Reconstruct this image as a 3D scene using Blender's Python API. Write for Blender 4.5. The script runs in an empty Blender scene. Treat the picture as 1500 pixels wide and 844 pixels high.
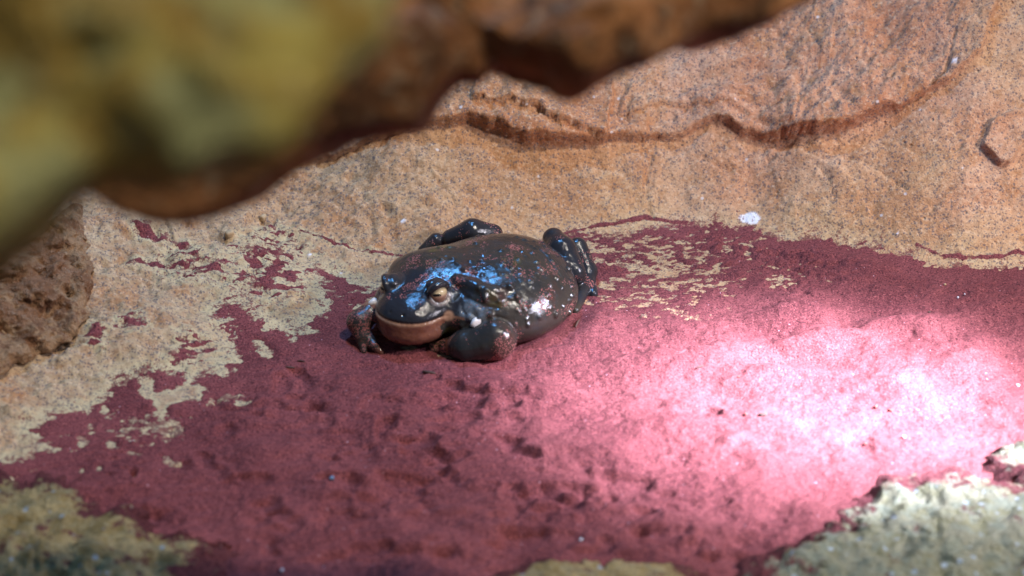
import bpy, math, random
import numpy as np
from mathutils import Vector, Matrix

# ------------------------------------------------------------------ camera, sky, lights, exposure
scn = bpy.context.scene
COL = scn.collection
CM = 0.01                                   # everything below is written in centimetres
BUILD = {'toad', 'rock', 'sand', 'front', 'bits'}

ELEV, DIST, LENS, FSTOP = 30.0, 145.0, 85.0, 5.6
cd = bpy.data.cameras.new('camera')
cam = bpy.data.objects.new('camera', cd)
COL.objects.link(cam)
scn.camera = cam
cd.lens, cd.sensor_width = LENS, 36.0
cd.clip_start, cd.clip_end = 0.02, 100.0
TH = math.radians(ELEV)
CAM = np.array([0.0, -DIST * math.cos(TH), DIST * math.sin(TH)])
cam.location = CAM * CM
cam.rotation_euler = (math.radians(90 - ELEV), 0, 0)
cd.dof.use_dof = True
cd.dof.focus_distance = 1.45
cd.dof.aperture_fstop = FSTOP
cd.dof.aperture_blades = 0

SUN_EL, SUN_AZ = math.radians(66), math.radians(118)       # azimuth from +Y, clockwise: right and a little in front
w = bpy.data.worlds.new('World')
scn.world = w
w.use_nodes = True
nt = w.node_tree
bg = nt.nodes['Background']
sky = nt.nodes.new('ShaderNodeTexSky')
sky.sky_type = 'NISHITA'
sky.sun_disc = False
sky.sun_elevation = SUN_EL
sky.sun_rotation = SUN_AZ
nt.links.new(sky.outputs['Color'], bg.inputs['Color'])
bg.inputs['Strength'].default_value = 0.04


def aim(o, src, dst):
    o.location = Vector(src) * CM
    o.rotation_euler = (Vector(dst) - Vector(src)).to_track_quat('-Z', 'Y').to_euler()


sl = bpy.data.lights.new('sun', 'SUN')
sl.energy, sl.angle, sl.color = 1.9, math.radians(3), (1.0, 0.91, 0.80)
sun = bpy.data.objects.new('sun', sl)
COL.objects.link(sun)
sd = Vector((math.sin(SUN_AZ) * math.cos(SUN_EL), math.cos(SUN_AZ) * math.cos(SUN_EL), math.sin(SUN_EL)))
aim(sun, sd * 300, (0, 0, 0))
# the vivarium spot lamp that makes the pool of light on the sand
pl = bpy.data.lights.new('vivarium_spot', 'SPOT')
pl.energy, pl.color = 1000.0, (0.70, 0.73, 1.0)
pl.spot_size, pl.spot_blend, pl.shadow_soft_size = math.radians(14.4), 1.0, 0.05
spot = bpy.data.objects.new('vivarium_spot', pl)
COL.objects.link(spot)
aim(spot, (86, -26, 64), (17.8, -13.9, 0))
# an added second spot, set nearer the sand, for that lamp's wide spill
ql = bpy.data.lights.new('vivarium_spot_spill', 'SPOT')
ql.energy, ql.color = 15.0, (0.92, 0.86, 0.96)
ql.spot_size, ql.spot_blend, ql.shadow_soft_size = math.radians(100), 1.0, 0.03
spill = bpy.data.objects.new('vivarium_spot_spill', ql)
COL.objects.link(spill)
aim(spill, (60, -22, 36), (4, -13, 0))
# the blue-white strip lamp over the vivarium whose reflections show on the wet skin
al = bpy.data.lights.new('vivarium_strip', 'AREA')
al.shape, al.size, al.size_y = 'RECTANGLE', 0.042, 0.02
al.energy, al.color = 4.6, (0.13, 0.45, 1.0)
strip = bpy.data.objects.new('vivarium_strip', al)
COL.objects.link(strip)
aim(strip, (-8, 22, 75), (-2, 0, 2))

scn.cycles.use_denoising = True
scn.view_settings.view_transform = 'Standard'
scn.view_settings.look = 'None'
scn.view_settings.exposure = 0.12
scn.view_settings.gamma = 1.0
scn.view_settings.use_curve_mapping = False

# ------------------------------------------------------------------ helpers
FW = np.array([0, math.cos(TH), -math.sin(TH)])
RT = np.array([1.0, 0, 0])
UP = np.cross(RT, FW)
FPX = 1500 * LENS / 36.0


def ray(px, py):
    return FW + RT * (px - 750) / FPX + UP * (422 - py) / FPX


def at(px, py, z):
    """the place at height z (cm) that the photograph shows at a pixel"""
    d = ray(px, py)
    return CAM + d * ((z - CAM[2]) / d[2])


def at_dist(px, py, dist):
    return CAM + ray(px, py) * dist


def hash3(ix, iy, iz, seed):
    n = (ix.astype(np.int64) * 374761393 + iy.astype(np.int64) * 668265263 + iz.astype(np.int64) * 2147483647 % 1274126177 + seed * 1013904223)
    n &= 0x7fffffff
    n = (n ^ (n >> 13)) * 1274126177
    n &= 0x7fffffff
    n = (n ^ (n >> 16)) * 668265263
    n &= 0x7fffffff
    n = n ^ (n >> 15)
    return (n & 0xffffff).astype(np.float32) / float(0xffffff) * 2 - 1


def vnoise(x, y, z=None, seed=0):
    x = np.asarray(x, np.float32)
    y = np.asarray(y, np.float32)
    xi, yi = np.floor(x), np.floor(y)
    fx, fy = x - xi, y - yi
    ux, uy = fx * fx * fx * (fx * (fx * 6 - 15) + 10), fy * fy * fy * (fy * (fy * 6 - 15) + 10)
    xi, yi = xi.astype(np.int64), yi.astype(np.int64)
    if z is None:
        o = np.zeros_like(xi)
        a = hash3(xi, yi, o, seed)
        b = hash3(xi + 1, yi, o, seed)
        c = hash3(xi, yi + 1, o, seed)
        d = hash3(xi + 1, yi + 1, o, seed)
        return (a * (1 - ux) + b * ux) * (1 - uy) + (c * (1 - ux) + d * ux) * uy
    z = np.asarray(z, np.float32)
    zi = np.floor(z)
    fz = z - zi
    uz = fz * fz * fz * (fz * (fz * 6 - 15) + 10)
    zi = zi.astype(np.int64)
    r = 0
    for k, wz in ((0, 1 - uz), (1, uz)):
        a = hash3(xi, yi, zi + k, seed)
        b = hash3(xi + 1, yi, zi + k, seed)
        c = hash3(xi, yi + 1, zi + k, seed)
        d = hash3(xi + 1, yi + 1, zi + k, seed)
        r = r + wz * ((a * (1 - ux) + b * ux) * (1 - uy) + (c * (1 - ux) + d * ux) * uy)
    return r


def fbm(x, y, z=None, octaves=4, gain=0.5, seed=0):
    r, a, f, t = 0, 1.0, 1.0, 0
    for o in range(octaves):
        ca, sa = math.cos(0.9 * o), math.sin(0.9 * o)
        X, Y = (x * ca - y * sa) * f, (x * sa + y * ca) * f
        r = r + a * vnoise(X + 17.3 * o, Y - 9.1 * o, None if z is None else z * f + 5.7 * o, seed + o)
        t += a
        a *= gain
        f *= 2.03
    return r / t * 1.6


def sstep(a, b, x):
    t = np.clip((x - a) / (b - a), 0, 1)
    return t * t * (3 - 2 * t)


def mesh_obj(name, verts, faces, mat, parent=None, attrs=None, smooth=True):
    """verts in cm (n,3); faces: (m,4) or (m,3) array, or a list of tuples"""
    me = bpy.data.meshes.new(name)
    v = np.asarray(verts, np.float32) * CM
    if isinstance(faces, np.ndarray):
        k = faces.shape[1]
        me.vertices.add(len(v))
        me.vertices.foreach_set('co', v.ravel())
        me.loops.add(faces.size)
        me.loops.foreach_set('vertex_index', faces.ravel().astype(np.int32))
        me.polygons.add(len(faces))
        me.polygons.foreach_set('loop_start', np.arange(0, faces.size, k, dtype=np.int32))
        me.update(calc_edges=True)
        me.validate()
    else:
        me.from_pydata([tuple(p) for p in v], [], faces)
        me.update()
    if smooth:
        me.polygons.foreach_set('use_smooth', [True] * len(me.polygons))
    for k, a in (attrs or {}).items():
        at_ = me.attributes.new(k, 'FLOAT', 'POINT')
        at_.data.foreach_set('value', np.asarray(a, np.float32).ravel())
    me.materials.append(mat)
    o = bpy.data.objects.new(name, me)
    COL.objects.link(o)
    if parent is not None:
        o.parent = parent
    return o


def recentre(o):
    """put the object's origin at the base of its mesh"""
    me = o.data
    co = np.empty(len(me.vertices) * 3, np.float32)
    me.vertices.foreach_get('co', co)
    co = co.reshape(-1, 3)
    c = (co.min(0) + co.max(0)) / 2
    c[2] = co[:, 2].min()
    me.vertices.foreach_set('co', (co - c).ravel())
    me.update()
    o.location = Vector(c.tolist())
    return o


def tag(o, label=None, cat=None, group=None, kind=None):
    for k, v in (('label', label), ('category', cat), ('group', group), ('kind', kind)):
        if v:
            o[k] = v
    return o


class NT:
    """a small wrapper to write node trees tersely"""

    def __init__(self, name):
        self.m = bpy.data.materials.new(name)
        self.m.use_nodes = True
        self.t = self.m.node_tree
        self.b = self.t.nodes['Principled BSDF']
        self.co = self.t.nodes.new('ShaderNodeTexCoord').outputs['Object']

    def n(self, typ, ins=None, **kw):
        nd = self.t.nodes.new('ShaderNode' + typ)
        for k, v in kw.items():
            setattr(nd, k, v)
        for k, v in (ins or {}).items():
            self.set(nd.inputs[k], v)
        return nd

    def set(self, sock, v):
        if isinstance(v, bpy.types.NodeSocket):
            self.t.links.new(v, sock)
        elif isinstance(v, tuple) and len(v) == 3 and sock.type == 'RGBA':
            sock.default_value = (*v, 1)
        else:
            sock.default_value = v

    def attr(self, name):
        return self.n('Attribute', attribute_name=name).outputs['Fac']

    def noise(self, scale, detail=3.0, rough=0.55, vec=None, dist=0.0):
        return self.n('TexNoise', {'Vector': vec or self.co, 'Scale': scale, 'Detail': detail, 'Roughness': rough, 'Distortion': dist}).outputs['Fac']

    def vor(self, scale, feature='F1', out='Distance', vec=None, rnd=1.0):
        return self.n('TexVoronoi', {'Vector': vec or self.co, 'Scale': scale, 'Randomness': rnd}, feature=feature).outputs[out]

    def ramp(self, v, a, b, lo=0.0, hi=1.0):
        return self.n('MapRange', {'Value': v, 'From Min': a, 'From Max': b, 'To Min': lo, 'To Max': hi}, interpolation_type='SMOOTHSTEP').outputs['Result']

    def math(self, op, a, b=0.0, c=0.0):
        nd = self.n('Math', operation=op)
        for i, v in enumerate((a, b, c)):
            self.set(nd.inputs[i], v)
        return nd.outputs[0]

    def mix(self, f, a, b, blend='MIX'):
        nd = self.n('Mix', data_type='RGBA', blend_type=blend)
        self.set(nd.inputs[0], f)
        self.set(nd.inputs[6], a)
        self.set(nd.inputs[7], b)
        return nd.outputs[2]

    def bump(self, h, strength, dist, normal=None):
        ins = {'Height': h, 'Strength': strength, 'Distance': dist}
        if normal is not None:
            ins['Normal'] = normal
        return self.n('Bump', ins).outputs['Normal']

    def stretch(self, sx, sy, sz, rz=0.0):
        return self.n('Mapping', {'Vector': self.co, 'Scale': (sx, sy, sz), 'Rotation': (0, 0, rz)}).outputs['Vector']

    def out(self, **kw):
        for k, v in kw.items():
            self.set(self.b.inputs[k.replace('_', ' ')], v)
        return self.m


def plain(name, col, rough=0.6, **kw):
    k = NT(name)
    v = k.noise(900, 3)
    c = k.mix(v, tuple(x * 0.75 for x in col), tuple(min(1, x * 1.25) for x in col))
    return k.out(Base_Color=c, Roughness=rough, **kw)


# ------------------------------------------------------------------ signed distance modelling
class Field:
    def __init__(self, lo, hi, h):
        self.lo, self.h = np.array(lo, float), h
        n = np.ceil((np.array(hi) - self.lo) / h).astype(int) + 1
        self.ax = [self.lo[i] + h * np.arange(n[i]) for i in range(3)]
        self.f = np.full(n, 9.0, np.float32)

    def box(self, lo, hi):
        s = []
        for i in range(3):
            a = max(0, int((lo[i] - self.lo[i]) / self.h))
            b = min(len(self.ax[i]), int((hi[i] - self.lo[i]) / self.h) + 2)
            s.append(slice(a, max(a, b)))
        g = [self.ax[i][s[i]].astype(np.float32) for i in range(3)]
        return tuple(s), g[0][:, None, None], g[1][None, :, None], g[2][None, None, :]

    def blend(self, s, d, k):
        f = self.f[s]
        if k <= 0:
            self.f[s] = np.minimum(f, d)
        else:
            q = np.clip(0.5 + 0.5 * (f - d) / k, 0, 1)
            self.f[s] = f * (1 - q) + d * q - k * q * (1 - q)

    def carve(self, s, d, k):
        f = self.f[s]
        q = np.clip(0.5 - 0.5 * (f + d) / k, 0, 1)
        self.f[s] = f * (1 - q) - d * q + k * q * (1 - q)

    def ell(self, c, r, yaw=0.0, pitch=0.0, roll=0.0, k=0.4, cut=False):
        R = np.array(Matrix.Rotation(yaw, 3, 'Z') @ Matrix.Rotation(pitch, 3, 'Y') @ Matrix.Rotation(roll, 3, 'X'))
        c, r = np.asarray(c, float), np.asarray(r, float)
        e = np.sqrt(((R * r) ** 2).sum(1)) + k + 0.6
        s, X, Y, Z = self.box(c - e, c + e)
        X, Y, Z = X - c[0], Y - c[1], Z - c[2]
        L = [R[0, i] * X + R[1, i] * Y + R[2, i] * Z for i in range(3)]
        k0 = np.sqrt(sum((L[i] / r[i]) ** 2 for i in range(3)))
        k1 = np.sqrt(sum((L[i] / r[i] ** 2) ** 2 for i in range(3))) + 1e-6
        d = (k0 * (k0 - 1) / k1).astype(np.float32)
        (self.carve if cut else self.blend)(s, d, k)

    def cap(self, a, b, ra, rb, k=0.25, cut=False, flat=1.0):
        a, b = np.asarray(a, float), np.asarray(b, float)
        m = max(ra, rb) + k + 0.5
        s, X, Y, Z = self.box(np.minimum(a, b) - m, np.maximum(a, b) + m)
        v = b - a
        t = np.clip(((X - a[0]) * v[0] + (Y - a[1]) * v[1] + (Z - a[2]) * v[2]) / (v @ v + 1e-9), 0, 1)
        d = np.sqrt((X - a[0] - t * v[0]) ** 2 + (Y - a[1] - t * v[1]) ** 2 + ((Z - a[2] - t * v[2]) * flat) ** 2) - (ra + (rb - ra) * t)
        (self.carve if cut else self.blend)(s, d.astype(np.float32), k)

    def chain(self, pts, radii, k=0.25, kj=0.15, cut=False):
        for i in range(len(pts) - 1):
            self.cap(pts[i], pts[i + 1], radii[i], radii[i + 1], k if i == 0 else kj, cut)

    def sample(self, p):
        q = (np.asarray(p, float) - self.lo) / self.h
        i = np.clip(np.floor(q).astype(int), 0, np.array(self.f.shape) - 2)
        f = q - i
        r = 0
        for a in (0, 1):
            for b in (0, 1):
                for c in (0, 1):
                    r += ((f[0] if a else 1 - f[0]) * (f[1] if b else 1 - f[1]) * (f[2] if c else 1 - f[2])) * self.f[i[0] + a, i[1] + b, i[2] + c]
        return r

    def hit(self, o, d, tmax=30.0):
        """first point on the surface along a ray"""
        o, d = np.asarray(o, float), np.asarray(d, float)
        d = d / np.linalg.norm(d)
        t = 0.0
        while t < tmax:
            p = o + d * t
            if np.all(p > self.lo) and np.all(p < self.lo + self.h * (np.array(self.f.shape) - 1)) and self.sample(p) < 0:
                return p
            t += self.h * 0.4
        return None

    def mesh(self):
        """naive surface nets"""
        f = self.f
        n = np.array(f.shape)
        neg = f < 0
        cells = np.zeros(n - 1, np.int8)
        for a in (0, 1):
            for b in (0, 1):
                for c in (0, 1):
                    cells += neg[a:n[0] - 1 + a, b:n[1] - 1 + b, c:n[2] - 1 + c]
        act = np.argwhere((cells > 0) & (cells < 8))
        idx = np.full(n - 1, -1, np.int64)
        idx[tuple(act.T)] = np.arange(len(act))
        acc = np.zeros((len(act), 3))
        cnt = np.zeros(len(act))
        cor = [(a, b, c) for a in (0, 1) for b in (0, 1) for c in (0, 1)]
        for p in cor:
            for ax in range(3):
                if p[ax]:
                    continue
                q = list(p)
                q[ax] = 1
                fp = f[tuple((act + p).T)]
                fq = f[tuple((act + q).T)]
                m = (fp < 0) != (fq < 0)
                t = np.where(m, fp / np.where(m, fp - fq, 1), 0)
                e = np.array(p, float)[None].repeat(len(act), 0)
                e[:, ax] = t
                acc += e * m[:, None]
                cnt += m
        verts = self.lo + (act + acc / cnt[:, None]) * self.h
        quads = []
        for ax in range(3):
            u, v = (ax + 1) % 3, (ax + 2) % 3
            sl0 = [slice(None)] * 3
            sl1 = [slice(None)] * 3
            sl0[ax], sl1[ax] = slice(0, -1), slice(1, None)
            m = neg[tuple(sl0)] != neg[tuple(sl1)]
            e = np.argwhere(m)
            e = e[(e[:, u] > 0) & (e[:, v] > 0) & (e[:, u] < n[u] - 1) & (e[:, v] < n[v] - 1)]
            inside = neg[tuple(e.T)]
            q = []
            for du, dv in ((-1, -1), (0, -1), (0, 0), (-1, 0)):
                c = e.copy()
                c[:, u] += du
                c[:, v] += dv
                q.append(idx[tuple(c.T)])
            q = np.stack(q, 1)
            q[~inside] = q[~inside][:, ::-1]
            quads.append(q)
        return verts, np.concatenate(quads)
# ------------------------------------------------------------------ the sandstone basin and the red sand
def poly_sd(X, Y, pts, closed=True):
    """distance to a polyline; signed (positive inside) when closed"""
    P = np.asarray(pts, float)[:, :2]
    n = len(P)
    d2 = np.full(X.shape, 1e9)
    ins = np.zeros(X.shape, bool)
    for i in range(n if closed else n - 1):
        a, b = P[i], P[(i + 1) % n]
        v = b - a
        t = np.clip(((X - a[0]) * v[0] + (Y - a[1]) * v[1]) / (v @ v + 1e-12), 0, 1)
        d2 = np.minimum(d2, (X - a[0] - t * v[0]) ** 2 + (Y - a[1] - t * v[1]) ** 2)
        if closed and a[1] != b[1]:
            c = (a[1] > Y) != (b[1] > Y)
            ins ^= c & (X < a[0] + (Y - a[1]) / (b[1] - a[1]) * v[0])
    d = np.sqrt(d2)
    return np.where(ins, d, -d) if closed else d


EDGE = [at(px, py, 0) for px, py in ((-500, 740), (0, 672), (60, 640), (180, 575), (330, 550), (350, 505), (460, 470), (490, 410), (560, 402), (640, 384), (760, 352),
                                     (870, 342), (1000, 330), (1090, 335), (1160, 352), (1270, 364), (1340, 380), (1400, 392), (1500, 392), (1900, 430))]
ROCKSIDE = EDGE + [np.array([400, EDGE[-1][1], 0]), np.array([400, 400, 0]), np.array([-400, 400, 0]), np.array([-400, EDGE[0][1], 0])]


def base_height(X, Y):
    """the broad shape: a flat floor, a gentle apron on the left, a steep face behind"""
    d = poly_sd(X, Y, ROCKSIDE)
    m = 0.30 + 0.85 * sstep(-13, 3, X + 0.25 * Y)
    k = 0.8
    h = m * (np.sqrt(d * d + k * k) + d) / 2
    e = d - 24
    h = h + 0.7 * (np.sqrt(e * e + 16) + e) / 2
    h = h + 0.5 * sstep(0.5, 5, d) * fbm(X / 7.0, Y / 7.0, octaves=2, seed=11)
    return h


_gx, _gy = np.meshgrid(np.arange(-60, 60.01, 0.5), np.arange(-45, 60.01, 0.5), indexing='ij')
_gh = base_height(_gx, _gy)


def bh(x, y):
    i, j = np.clip((x + 60) / 0.5, 0, _gh.shape[0] - 1.001), np.clip((y + 45) / 0.5, 0, _gh.shape[1] - 1.001)
    a, b = int(i), int(j)
    u, v = i - a, j - b
    return (_gh[a, b] * (1 - u) + _gh[a + 1, b] * u) * (1 - v) + (_gh[a, b + 1] * (1 - u) + _gh[a + 1, b + 1] * u) * v


def on(px, py):
    """the place on the basin that the photograph shows at a pixel"""
    d = ray(px, py)
    t = 95.0
    while t < 260:
        p = CAM + d * t
        if p[2] <= bh(p[0], p[1]):
            break
        t += 0.5
    lo, hi = t - 0.5, t
    for _ in range(12):
        t = (lo + hi) / 2
        p = CAM + d * t
        lo, hi = (lo, t) if p[2] <= bh(p[0], p[1]) else (t, hi)
    return CAM + d * hi


def ons(*pts):
    return [on(a, b) for a, b in pts]


LEDGE = ((480, 230), (560, 205), (636, 196), (684, 180), (720, 195), (760, 208), (804, 215), (884, 216), (890, 207), (930, 204), (972, 198), (1030, 188), (1060, 186), (1084, 196), (1128, 201), (1176, 202),
         (1224, 195), (1272, 171), (1326, 150), (1386, 123), (1434, 84), (1452, 30), (1464, 0), (1480, -60), (1500, -200))
SANDLINE = ((-300, 770), (-60, 706), (0, 679), (31, 672), (73, 661), (83, 651), (68, 643), (47, 630), (57, 620), (104, 604), (136, 599), (167, 578), (177, 557), (209, 548), (245, 547), (282, 557),
            (313, 549), (341, 547), (339, 536), (354, 528), (347, 500), (339, 469), (323, 453), (339, 440), (360, 461), (386, 479), (417, 484), (427, 497), (443, 489), (464, 487), (454, 471),
            (477, 463), (485, 442), (480, 422), (469, 398), (490, 403), (513, 414), (530, 425), (560, 425), (620, 390), (760, 365), (834, 346), (842, 343), (858, 340), (890, 348), (917, 347),
            (933, 337), (965, 336), (1007, 328), (1034, 331), (1050, 327), (1071, 334), (1095, 330), (1119, 345), (1140, 352), (1170, 354), (1200, 348), (1221, 354), (1245, 361), (1260, 356),
            (1278, 360), (1299, 370), (1329, 376), (1353, 387), (1383, 394), (1407, 389), (1425, 393), (1485, 394), (1500, 393), (1800, 425))
CRACKS = [((441, 340), (460, 345), (481, 350), (501, 354), (521, 360), (548, 364), (572, 367), (598, 373)),
          ((820, 343), (834, 340), (863, 334), (879, 329), (903, 325), (946, 317), (978, 323), (1005, 326)),
          ((1341, 358), (1365, 369), (1380, 375), (1413, 377), (1470, 376), (1491, 370), (1520, 376))]
BARE = [((370, 500), (385, 500), (400, 520), (398, 527), (385, 522)), ((334, 583), (350, 585), (367, 590), (360, 595), (345, 592)),
        ((198, 552), (229, 555), (224, 573), (250, 573), (271, 560), (302, 568), (297, 588), (271, 588), (245, 596), (230, 614), (224, 588), (209, 578)),
        ((585, 509), (606, 507), (616, 512), (598, 517)), ((640, 514), (668, 520), (690, 528), (670, 529), (645, 521)), ((853, 440), (862, 438), (868, 446), (858, 449))]
BARE_DOTS = [(120, 648, 7), (162, 651, 7), (133, 625, 6), (151, 599, 6), (190, 628, 4), (224, 651, 4), (237, 607, 9), (145, 687, 4), (120, 690, 3), (196, 702, 3)]
SANDY = [((195, 330), (214, 328), (240, 338), (245, 346), (224, 349), (201, 343)), ((250, 346), (276, 351), (279, 362), (261, 359)), ((182, 382), (209, 378), (240, 380), (245, 388), (209, 388)),
         ((368, 332), (385, 327), (404, 327), (402, 334), (375, 337))]
#          centre, radii (px), strength
SANDY_ZONES = [(282, 388, 42, 26, 0.62), (390, 372, 45, 26, 0.5), (400, 398, 50, 34, 0.95), (345, 400, 50, 30, 0.55), (193, 466, 26, 16, 0.55), (284, 505, 34, 20, 0.7), (140, 492, 14, 28, 0.6), (405, 350, 26, 12, 0.8),
               (330, 460, 26, 22, 0.5)]
BARE_ZONES = [(900, 372, 70, 26, 1.3), (985, 395, 90, 46, 1.35), (930, 425, 60, 30, 0.9), (1080, 375, 50, 28, 1.0), (1160, 405, 60, 26, 0.8), (1275, 365, 25, 8, 1.3), (545, 445, 40, 25, 1.0), (175, 640, 70, 40, 0.45)]
#        centre, radii (px), tilt in the picture (deg), depth (cm)
DENTS = [(442, 572, 30, 14, 20, .35), (705, 585, 62, 14, 2, .40), (655, 620, 34, 7, 0, .25), (612, 660, 44, 13, 22, .45), (533, 672, 22, 8, 5, .2), (490, 676, 14, 9, 0, .25), (563, 717, 56, 11, 0, .38),
         (760, 660, 34, 9, 25, .3), (365, 710, 24, 5, 0, .3), (391, 743, 19, 9, 10, .3), (395, 763, 30, 10, 0, .25), (498, 762, 32, 15, 0, .35), (756, 728, 14, 14, 0, .3), (808, 722, 50, 12, 8, .4),
         (770, 757, 36, 10, 0, .3), (797, 800, 66, 14, 0, .35), (560, 819, 86, 12, -3, .3), (672, 826, 26, 10, 0, .25), (918, 722, 44, 13, 5, .3), (310, 690, 24, 8, 30, .25), (430, 608, 40, 8, 10, .2),
         (960, 800, 70, 16, 0, .35), (1060, 795, 50, 18, 0, .35), (905, 760, 60, 12, 0, .25), (640, 770, 50, 10, 0, .15), (230, 760, 36, 10, 10, .25), (1000, 745, 50, 12, 0, .2), (330, 600, 30, 8, 15, .2),
         (850, 690, 40, 9, 0, .18), (560, 600, 26, 8, -10, .18), (470, 640, 40, 9, 8, .15), (1020, 610, 22, 7, 0, .22), (985, 655, 60, 14, 0, .15), (1110, 655, 26, 9, 0, .16), (1250, 655, 30, 8, 0, .16), (1240, 590, 40, 10, 0, .14)]
MOUNDS = [(1045, 520, 70, 20, -4, .55), (1200, 505, 90, 20, -4, .6), (1120, 550, 80, 20, 0, .5), (1330, 475, 100, 18, -6, .45), (1400, 535, 110, 22, -3, .45), (1000, 478, 60, 14, 0, .3), (940, 530, 60, 16, -6, .3),
          (820, 520, 60, 14, -14, .25), (1150, 462, 60, 12, -5, .25), (700, 548, 70, 12, -3, .18), (1290, 560, 80, 20, 0, .25)]


def blob(X, Y, px, py, rx, ry, tilt):
    c, s = math.cos(math.radians(tilt)), math.sin(math.radians(tilt))
    o = on(px, py)
    a = on(px + 10 * c, py + 10 * s) - o
    b = on(px - 10 * s, py + 10 * c) - o
    M = np.linalg.inv(np.array([[a[0] * rx / 10, b[0] * ry / 10], [a[1] * rx / 10, b[1] * ry / 10]]))
    U, V = X - o[0], Y - o[1]
    return M[0, 0] * U + M[0, 1] * V, M[1, 0] * U + M[1, 1] * V


def terrain():
    # grid lines: 1 mm where the picture looks closely, coarser outside
    xs = np.concatenate([np.arange(-150, -46, 6.0), np.arange(-46, -37, 0.6), np.arange(-37, 38, 0.105), np.arange(38, 46, 0.6), np.arange(46, 151, 6.0)])
    ys = np.concatenate([np.arange(-110, -30, 5.0), np.arange(-33, -30, 0.5), np.arange(-30, -24, 0.16), np.arange(-24, 5, 0.12), np.arange(5, 17, 0.085), np.arange(17, 24, 0.14), np.arange(24, 40, 0.8), np.arange(40, 111, 5.0)])
    X, Y = np.meshgrid(xs, ys, indexing='ij')
    n = X.shape
    H = base_height(X, Y)
    # --- where sand lies: q > 0
    near = (np.abs(X) < 40) & (Y < 26) & (Y > -32)
    x, y = X[near], Y[near]
    sline = ons(*SANDLINE)
    sandpoly = sline + [np.array([150, sline[-1][1], 0]), np.array([150, -150, 0]), np.array([-150, -150, 0]), np.array([-150, sline[0][1], 0])]
    sd = poly_sd(X, Y, sandpoly)
    q = sd[near] / 0.8
    n1 = fbm(x / 0.6, y / 0.38, octaves=4, gain=0.62, seed=3)
    n2 = fbm((x + 0.5 * y) / 0.95, (y - 0.3 * x) / 0.28, octaves=4, gain=0.6, seed=5)
    left = sstep(2, -10, x)
    q = q + (0.10 + 0.55 * left) * n1 * np.exp(-np.abs(q) * 0.35)
    for z in SANDY_ZONES:
        u, v = blob(x, y, *z[:4], 0)
        r = np.sqrt(u * u + v * v)
        q = np.maximum(q, z[4] * 0.9 - 0.35 - 0.9 * r ** 2 + 1.5 * n2 - 0.12)
    for z in BARE_ZONES:
        u, v = blob(x, y, *z[:4], 0)
        r = np.sqrt(u * u + v * v)
        q = np.minimum(q, 1.0 - z[4] * 0.92 + 0.7 * r ** 2 + 0.75 * n2 + 0.85 * n1)
    for p in SANDY:
        q = np.maximum(q, poly_sd(x, y, ons(*p)) / 0.25 + 0.5 * n1 - 0.1)
    for p in BARE:
        q = np.minimum(q, -poly_sd(x, y, ons(*p)) / 0.25 + 0.7 * n1)
    for px, py, r in BARE_DOTS:
        u, v = blob(x, y, px, py, r, r, 0)
        q = np.minimum(q, (u * u + v * v - 1) * 0.6 + 0.8 * n1)
    q = q + (0.30 * fbm(x / 0.28, y / 0.2, octaves=3, gain=0.7, seed=9) + 0.25 * n1) * np.exp(-np.abs(q) * 0.5)
    for i, c in enumerate(CRACKS):
        d = poly_sd(x, y, ons(*c), False)
        wd = (0.06, 0.11, 0.09)[i] * (1 + 0.7 * fbm(x / 0.7, y / 0.7, octaves=2, seed=8))
        q = np.maximum(q, (wd - d) / 0.1)
    Q = np.full(n, -5.0)
    Q[near] = q
    Q[~near] = np.clip(sd[~near], -5, 5)
    # --- rock relief
    R = H.copy()
    led = ons(*LEDGE)
    above = led + [np.array([150, led[-1][1], 0]), np.array([150, 150, 0]), np.array([-150, 150, 0]), np.array([-150, led[0][1], 0])]
    le = poly_sd(x, y, above) + 0.10 * fbm(x / 0.9, y / 0.9, octaves=3, seed=21)
    strong = 0.35 + 0.65 * np.clip(np.exp(-((x - 0.5) / 5.5) ** 2) + np.exp(-((x - 19.5) / 5) ** 2), 0, 1)
    shelf = strong * sstep(-0.03, 0.12, le)
    lap = 1.25 * shelf * np.exp(-np.clip(le, 0, 9) / 2.6)
    dy = -0.95 * shelf * np.exp(-np.clip(le, 0, 9) / 1.6)
    rel = lap
    upper = sstep(0, 1.0, le)
    arc = poly_sd(x, y, ons((1120, 216), (1150, 220), (1200, 232), (1240, 258), (1268, 300), (1290, 335), (1230, 335), (1150, 300)))
    rel = rel + 0.16 * sstep(-0.05, 0.12, arc) * np.exp(-np.clip(arc, 0, 9) / 1.5)
    pla = poly_sd(x, y, ons((1437, 210), (1452, 174), (1500, 160), (1540, 196), (1502, 207), (1478, 243), (1464, 240)))
    rel = rel + 0.42 * sstep(-0.03, 0.06, pla)
    dy = dy - 0.45 * sstep(-0.03, 0.06, pla) * np.exp(-np.clip(pla, 0, 9) / 0.9)
    for px, py, rx, ry, t, dp in ((383, 322, 22, 13, -10, -.55), (337, 343, 13, 11, 0, .45), (565, 308, 8, 7, 0, -.25), (180, 303, 8, 5, 30, -.4), (228, 338, 6, 11, -20, -.35), (272, 318, 5, 8, 0, -.3), (160, 388, 26, 8, -25, -.3),
                                  (1130, 232, 7, 4, -30, -.3), (952, 255, 7, 26, 3, -.14), (1305, 122, 3, 9, 12, -.2), (1370, 105, 22, 10, -40, -.3), (760, 195, 50, 7, 12, .2), (1060, 118, 70, 16, -6, -.35), (1110, 150, 60, 10, 14, .25),
                                  (210, 414, 12, 9, 0, -.25), (115, 520, 30, 10, -30, .3), (30, 600, 20, 12, 0, .2), (520, 262, 20, 8, 0, -.15), (435, 250, 26, 10, -20, .25), (880, 262, 26, 10, 0, .12)):
        u, v = blob(x, y, px, py, rx, ry, t)
        r2 = u * u + v * v + 0.35 * fbm(x / 0.5, y / 0.5, octaves=2, seed=int(px))
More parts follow.
